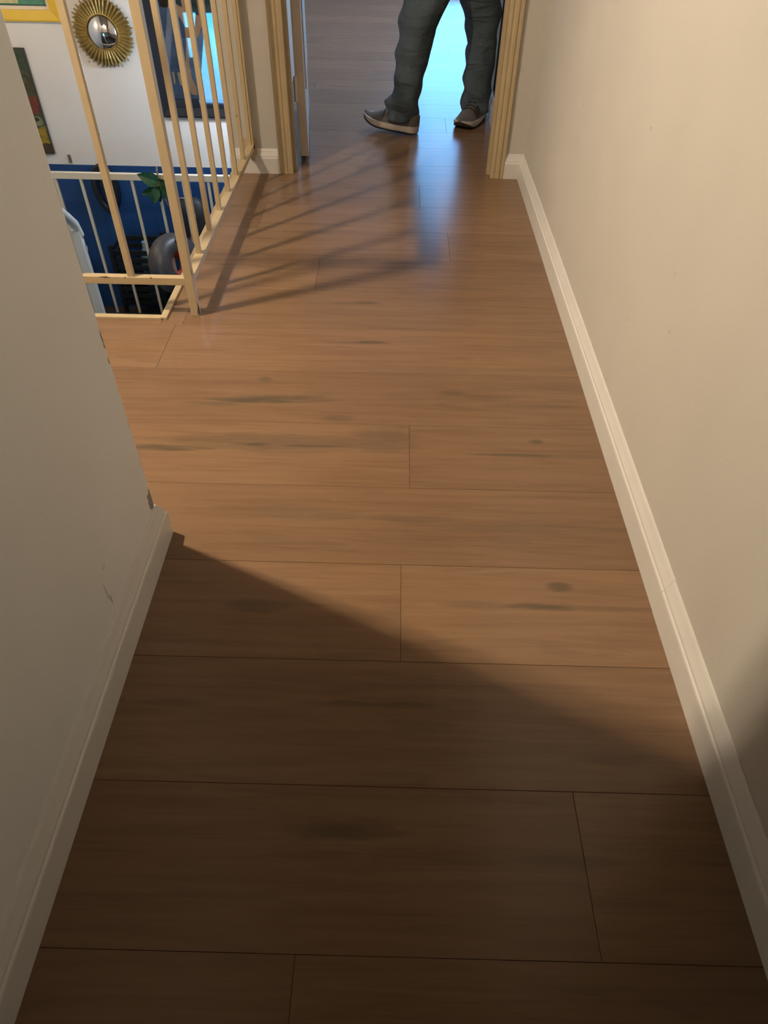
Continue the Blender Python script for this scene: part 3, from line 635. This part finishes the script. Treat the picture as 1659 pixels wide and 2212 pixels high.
def skin_body():
    bm = bmesh.new(); lay = bm.verts.layers.skin.verify(); V = {}
    def v(k, p, r, root=False):
        x = bm.verts.new(p); x[lay].radius = (r, r) if not isinstance(r, tuple) else r; x[lay].use_root = root; V[k] = x; return x
    def chain(*ks):
        for a, c in zip(ks[:-1], ks[1:]): bm.edges.new((V[a], V[c]))
    up = Vector((0, 0, 1))
    v('pelvis', HC+up*.93, .095, True); v('waist', HC+up*1.08, .095); v('chest', HC+up*1.28+FW*.01, .12); v('neck0', HC+up*1.44, .065); v('neck', HC+up*1.50+FW*.015, .052)
    v('head0', HC+up*1.58+FW*.03, .082); v('head1', HC+up*1.66+FW*.025, .098); v('head2', HC+up*1.74+FW*.02, .080)
    chain('pelvis', 'waist', 'chest', 'neck0', 'neck', 'head0', 'head1', 'head2')
    legs = {'r': [(.175, 3.80, .88), (.098, 3.675, .47), (.052, 3.652, .11)], 'l': [(.345, 3.88, .88), (.392, 3.885, .46), (.395, 3.905, .10)]}
    for s, P3 in legs.items():
        v('hip'+s, P3[0], .066); v('knee'+s, P3[1], .052); v('calf'+s, Vector(P3[1])*.6+Vector(P3[2])*.4, .054); v('ank'+s, P3[2], .036)
        d = Vector((-.94, .32, .12)) if s == 'r' else Vector((-.46, -.88, 0)); d.normalize()
        v('toe'+s, Vector(P3[2])+d*.10+Vector((0, 0, -.060)), .020)
        chain('pelvis', 'hip'+s, 'knee'+s, 'calf'+s, 'ank'+s, 'toe'+s)
    for s, q in (('r', 1), ('l', -1)):
        sh = HC+up*1.39+RTV*.165*q; el = HC+up*1.11+RTV*.205*q+FW*(.02 if q > 0 else -.02); wr = HC+up*.88+RTV*.19*q+FW*(.10 if q > 0 else .04)
        v('sh'+s, sh, .055); v('el'+s, el, .040); v('fa'+s, el*.65+wr*.35, .040); v('wr'+s, wr, .026); 
        pd = (wr-el).normalized(); pa = wr+pd*.055+FW*.005; v('pa'+s, pa, (.030, .018))
        chain('chest', 'sh'+s, 'el'+s, 'fa'+s, 'wr'+s, 'pa'+s)
        for i, (off, ln) in enumerate(((.030, .058), (.011, .072), (-.009, .078), (-.028, .070))):
            k0 = pa+FW*off+pd*.035; k1 = k0+pd*ln*.5+RTV*(-q)*.008; k2 = k1+pd*ln*.45+RTV*(-q)*.022
            v(f'f{s}{i}a', k0, .0095); v(f'f{s}{i}b', k1, .0085); v(f'f{s}{i}c', k2, .0070); chain('pa'+s, f'f{s}{i}a', f'f{s}{i}b', f'f{s}{i}c')
        t0 = wr+pd*.03+FW*.030; t1 = t0+pd*.030+FW*.022+RTV*(-q)*.010; t2 = t1+pd*.032+RTV*(-q)*.008
        v('t0'+s, t0, .011); v('t1'+s, t1, .0095); v('t2'+s, t2, .008); chain('wr'+s, 't0'+s, 't1'+s, 't2'+s)
    me = bpy.data.meshes.new('body'); bm.to_mesh(me); bm.free()
    o = bpy.data.objects.new('body', me); COL.objects.link(o)
    sk = o.modifiers.new('skin', 'SKIN'); sk.use_smooth_shade = True
    ss = o.modifiers.new('sub', 'SUBSURF'); ss.levels = 2; ss.render_levels = 2
    dg = bpy.context.evaluated_depsgraph_get(); ev = o.evaluated_get(dg)
    m2 = bpy.data.meshes.new_from_object(ev); m2.name = 'body'; o.modifiers.clear(); o.data = m2
    m2.materials.clear(); m2.materials.append(M_skin)
    o.parent = pr; pl(o); return o
skin_body()
# face and hair
HD = HC+Vector((0, 0, 1.665))+FW*.03
def blob(name, c, rx, rf, rz, mt, parent=None, n=14, cut=None):
    m = MB(); rows = []
    for i in range(n//2+1):
        a = i/(n//2)*PI; r = max(math.sin(a), .01)
        rows.append([c+RTV*rx*r*math.cos(2*PI*k/n)+FW*rf*r*math.sin(2*PI*k/n)+Vector((0, 0, -rz*math.cos(a))) for k in range(n)])
    m.rings(rows); o = m.build(name, mt, pr, smooth='all'); return pl(o)
for q in (1, -1):
    blob('eye', HD+FW*.078+RTV*.032*q+Vector((0, 0, .005)), .012, .010, .009, mat('eye_white', (.7, .7, .68), .3))
    blob('ear', HD+RTV*.088*q+FW*-.005, .008, .02, .032, M_skin)
blob('nose', HD+FW*.092+Vector((0, 0, -.025)), .013, .020, .022, M_skin)
blob('mouth', HD+FW*.080+Vector((0, 0, -.062)), .024, .008, .007, mat('lips', (.42, .17, .14), .5))
blob('hair', HD+FW*-.018+Vector((0, 0, .045)), .095, .098, .075, M_hair, n=20)
# jeans: lofted loose legs with folds, joined to a seat
def legloft(path, seed, n=28):
    rows = []
    for i in range(len(path)-1):
        c0, c1 = path[i], path[i+1]; steps = max(2, int((c1[2]-c0[2])/.012))
        for s in range(steps):
            t = s/steps; rows.append([a+(b-a)*t for a, b in zip(c0, c1)])
    rows.append(list(path[-1])); out = []
    for (x, y, z, rx, ry) in rows:
        ring = []
        for k in range(n):
            a = 2*PI*k/n
            low = max(0, 1-z/.30); kn = math.exp(-((z-.43)/.09)**2)
            fold = (.55+1.2*low+.9*kn)*.0075*math.sin(z*(62 if z < .32 else 46)+2.2*math.sin(a+seed)+seed*2)*(.55+.45*math.cos(a*1.0+seed+z*6))
            fold += .010*noise.noise(Vector((math.cos(a)*1.6+seed, math.sin(a)*1.6, z*7)))
            ring.append((x+(rx+fold)*math.cos(a), y+(ry+fold)*math.sin(a), z))
        out.append(ring)
    return out
pathA = [(.026,3.655,.060,.068,.066),(.027,3.655,.100,.070,.066),(.026,3.655,.138,.079,.070),(.042,3.656,.165,.069,.066),(.050,3.658,.20,.068,.068),(.060,3.660,.28,.074,.074),(.074,3.664,.37,.076,.078),(.084,3.672,.42,.081,.082),(.104,3.688,.48,.096,.092),(.122,3.702,.53,.106,.096),(.150,3.755,.68,.108,.102),(.182,3.815,.84,.105,.11),(.196,3.83,.92,.10,.11)]
pathB = [(.388,3.89,.040,.070,.074),(.392,3.90,.085,.071,.072),(.392,3.90,.120,.075,.074),(.392,3.898,.155,.068,.070),(.393,3.896,.20,.067,.070),(.395,3.89,.28,.070,.074),(.393,3.886,.36,.073,.078),(.386,3.88,.42,.080,.084),(.368,3.878,.48,.094,.094),(.356,3.876,.54,.103,.100),(.345,3.874,.68,.108,.106),(.335,3.868,.84,.105,.112),(.325,3.866,.92,.10,.11)]
m = MB()
for p_, s_ in ((pathA, .6), (pathB, 2.3)):
    R_ = legloft(p_, s_); n = len(R_[0])
    inner = [[(c[0]+(q[0]-c[0])*.9, c[1]+(q[1]-c[1])*.9, q[2]+dz) for q in R_[0]] for c, dz in (((p_[0][0], p_[0][1]), .0), ((p_[0][0], p_[0][1]), .05))]
    m.rings(inner[::-1]+R_, cap0=False, cap1=True)
hips = []
for z, a, d in ((.80, .165, .110), (.86, .180, .125), (.94, .178, .128), (1.02, .165, .118), (1.05, .160, .115)):
    hips.append([Vector((.265, 3.852, z))+RTV*a*math.cos(2*PI*k/28)+FW*d*math.sin(2*PI*k/28) for k in range(28)])
m.rings(hips); pl(m.build('jeans', M_jean, pr, smooth='all'))
m = MB(); rows = []
for z, a, d in ((.84, .192, .168), (.92, .190, .165), (1.05, .186, .145), (1.20, .190, .135), (1.34, .200, .128), (1.42, .170, .10), (1.46, .085, .075), (1.475, .070, .065)):
    rows.append([HC+Vector((0, 0, z))+RTV*a*math.cos(2*PI*k/28)+FW*(d*math.sin(2*PI*k/28)) for k in range(28)])
m.rings(rows, cap0=False, cap1=False)
for q in (1, -1):
    sh = HC+Vector((0, 0, 1.40))+RTV*.150*q; el = HC+Vector((0, 0, 1.10))+RTV*.206*q+FW*.0
    m.tube([sh, sh*.7+el*.3, sh*.3+el*.7, el], [.075, .070, .064, .062], 14, caps=False)
pl(m.build('shirt', M_shirt, pr, smooth='all'))
# shoes
M_up = mat('grey_shoe_mesh', (.135, .125, .118), .8, bump=.4, bscale=200, var=.08); M_mid = mat('pale_midsole', (.54, .50, .46), .6, var=.08); M_out = mat('black_outsole', (.015, .014, .013), .6); M_str = mat('black_shoe_stripe', (.02, .025, .022), .5)
def shoe(heel, yaw, pitch, side):
    s = empty('shoe'); s.parent = pr; s.location = Vector(heel)-BASE; s.rotation_euler = (0, -pitch, yaw)
    L = .274; n = 20
    def wd(t): return .037+.015*math.sin(PI*min(1, t*1.05)**1.5)+.002 if t < .72 else (.052*math.sqrt(max(0, 1-((t-.72)/.285)**2))+.001)
    def rocker(t): return .026*max(0, (t-.66)/.34)**2.0+.006*max(0, (.12-t)/.12)
    def outline(t, z, k=1.0, dz=0): return None
    ts = [0, .03, .08, .16, .26, .38, .50, .62, .72, .80, .87, .93, .97, 1.0]
    def band(z0, z1, k0, k1, mt, name, ztop=None):
        m = MB(); rows = []
        for t in ts:
            h = wd(t)*(math.sqrt(min(1, t/.06+.12)))
            za = z0(t); zb = z1(t); x = t*L
            rows.append([(x, -h*k0, za), (x, h*k0, za), (x, h*k1, (za+zb)/2), (x, h*k1*.97, zb), (x, -h*k1*.97, zb), (x, -h*k1, (za+zb)/2)])
        m.rings(rows); return m.build(name, mt, s, smooth=True)
    band(lambda t: rocker(t), lambda t: .010+.034*max(0, (t-.74)/.26)**1.5, .95, 1.0, M_out, 'outsole')
    band(lambda t: .009+.030*max(0, (t-.74)/.26)**1.5, lambda t: .037-.005*math.sin(PI*t)+.008*max(0, (t-.74)/.26)**2, 1.0, 1.05, M_mid, 'midsole')
    m = MB(); rows = []
    for t in ts:
        h = wd(t)*(math.sqrt(min(1, t/.06+.12)))*.98
        z0 = .028+.008*max(0, (t-.74)/.26)**2
        zt = .080+.045*math.sin(PI/2*min(1, t/.30)) if t < .30 else .125-.092*((t-.30)/.70)**.72
        zt = max(zt, z0+.016)
        rows.append([(t*L, h*math.cos(a)*(1-.22*math.sin(a)), z0+(zt-z0)*math.sin(a)) for a in [PI*k/12 for k in range(13)]])
    m.rings(rows, cap0=True, cap1=True); m.build('upper', M_up, s, smooth=True)
    for q in (1, -1):
        for k in range(3):
            m = MB(); t0 = .47+.07*k
            def side_pt(t, f):
                h = wd(t)*.98; z0 = .028; zt = .125-.092*((t-.30)/.70)**.72; a = PI/2*f
                return Vector((t*L, q*(h*math.cos(a)*(1-.22*math.sin(a))+.0016), z0+(zt-z0)*math.sin(a)+.001))
            a_ = [side_pt(t0+.06*(1-f)-.05, f) for f in (.12, .3, .48, .62)]; c_ = [side_pt(t0+.06*(1-f)-.005, f) for f in (.12, .3, .48, .62)]
            for i in range(3): m.quad([a_[i], c_[i], c_[i+1], a_[i+1]])
            m.build('stripe', M_str, s)
    for k in range(4):
        t = .40+.07*k; zt = .125-.092*((t-.30)/.70)**.72
        m = MB(); m.tube([(t*L, -.022, zt-.004), (t*L+.004, -.010, zt+.003), (t*L+.002, .010, zt+.003), (t*L, .022, zt-.004)], .0028, 6); m.build('lace', M_out, s)
    return s
shoe((.102, 3.640, 0.0), math.radians(163), math.radians(6), 1)
shoe((.425, 3.945, 0.0), math.radians(-116), 0.0, -1)

# black coat hanging on the short wall beyond the doorway
ct = empty('black_coat', (.472, 3.53, 0)); tag(ct, 'long black garment hanging on the wall just past the right door casing', 'coat')
m = MB(); rows = []; n = 30
for i in range(22):
    z = .19+1.42*i/21; t = i/21; hw = .20-.03*t if t < .85 else .20*(1-((t-.85)/.15)**1.6*.62)-.03
    rows.append([(-.005-max(0, (.026-.006*t)*(math.sin(a)))-.006*max(0, math.sin(a))*math.sin(k*1.9+z*2), hw*math.cos(a), z+.006*math.sin(k*1.1)) for k, a in enumerate([2*PI*j/n for j in range(n)])])
m.rings(rows); m.build('body', mat('black_wool', (.010, .010, .011), .95, spec=.1), ct, smooth='all')
m = MB(); m.tube([(.006, 0, 1.64), (-.03, 0, 1.63), (-.04, 0, 1.66)], .006, 8); m.build('coat_hook', M_steel, ct)
m = MB(); m.tube([(-.02, -.03, 1.60), (-.03, -.012, 1.64), (-.03, .012, 1.64), (-.02, .03, 1.60)], .004, 6); m.build('loop', bpy.data.materials['black_wool'], ct)
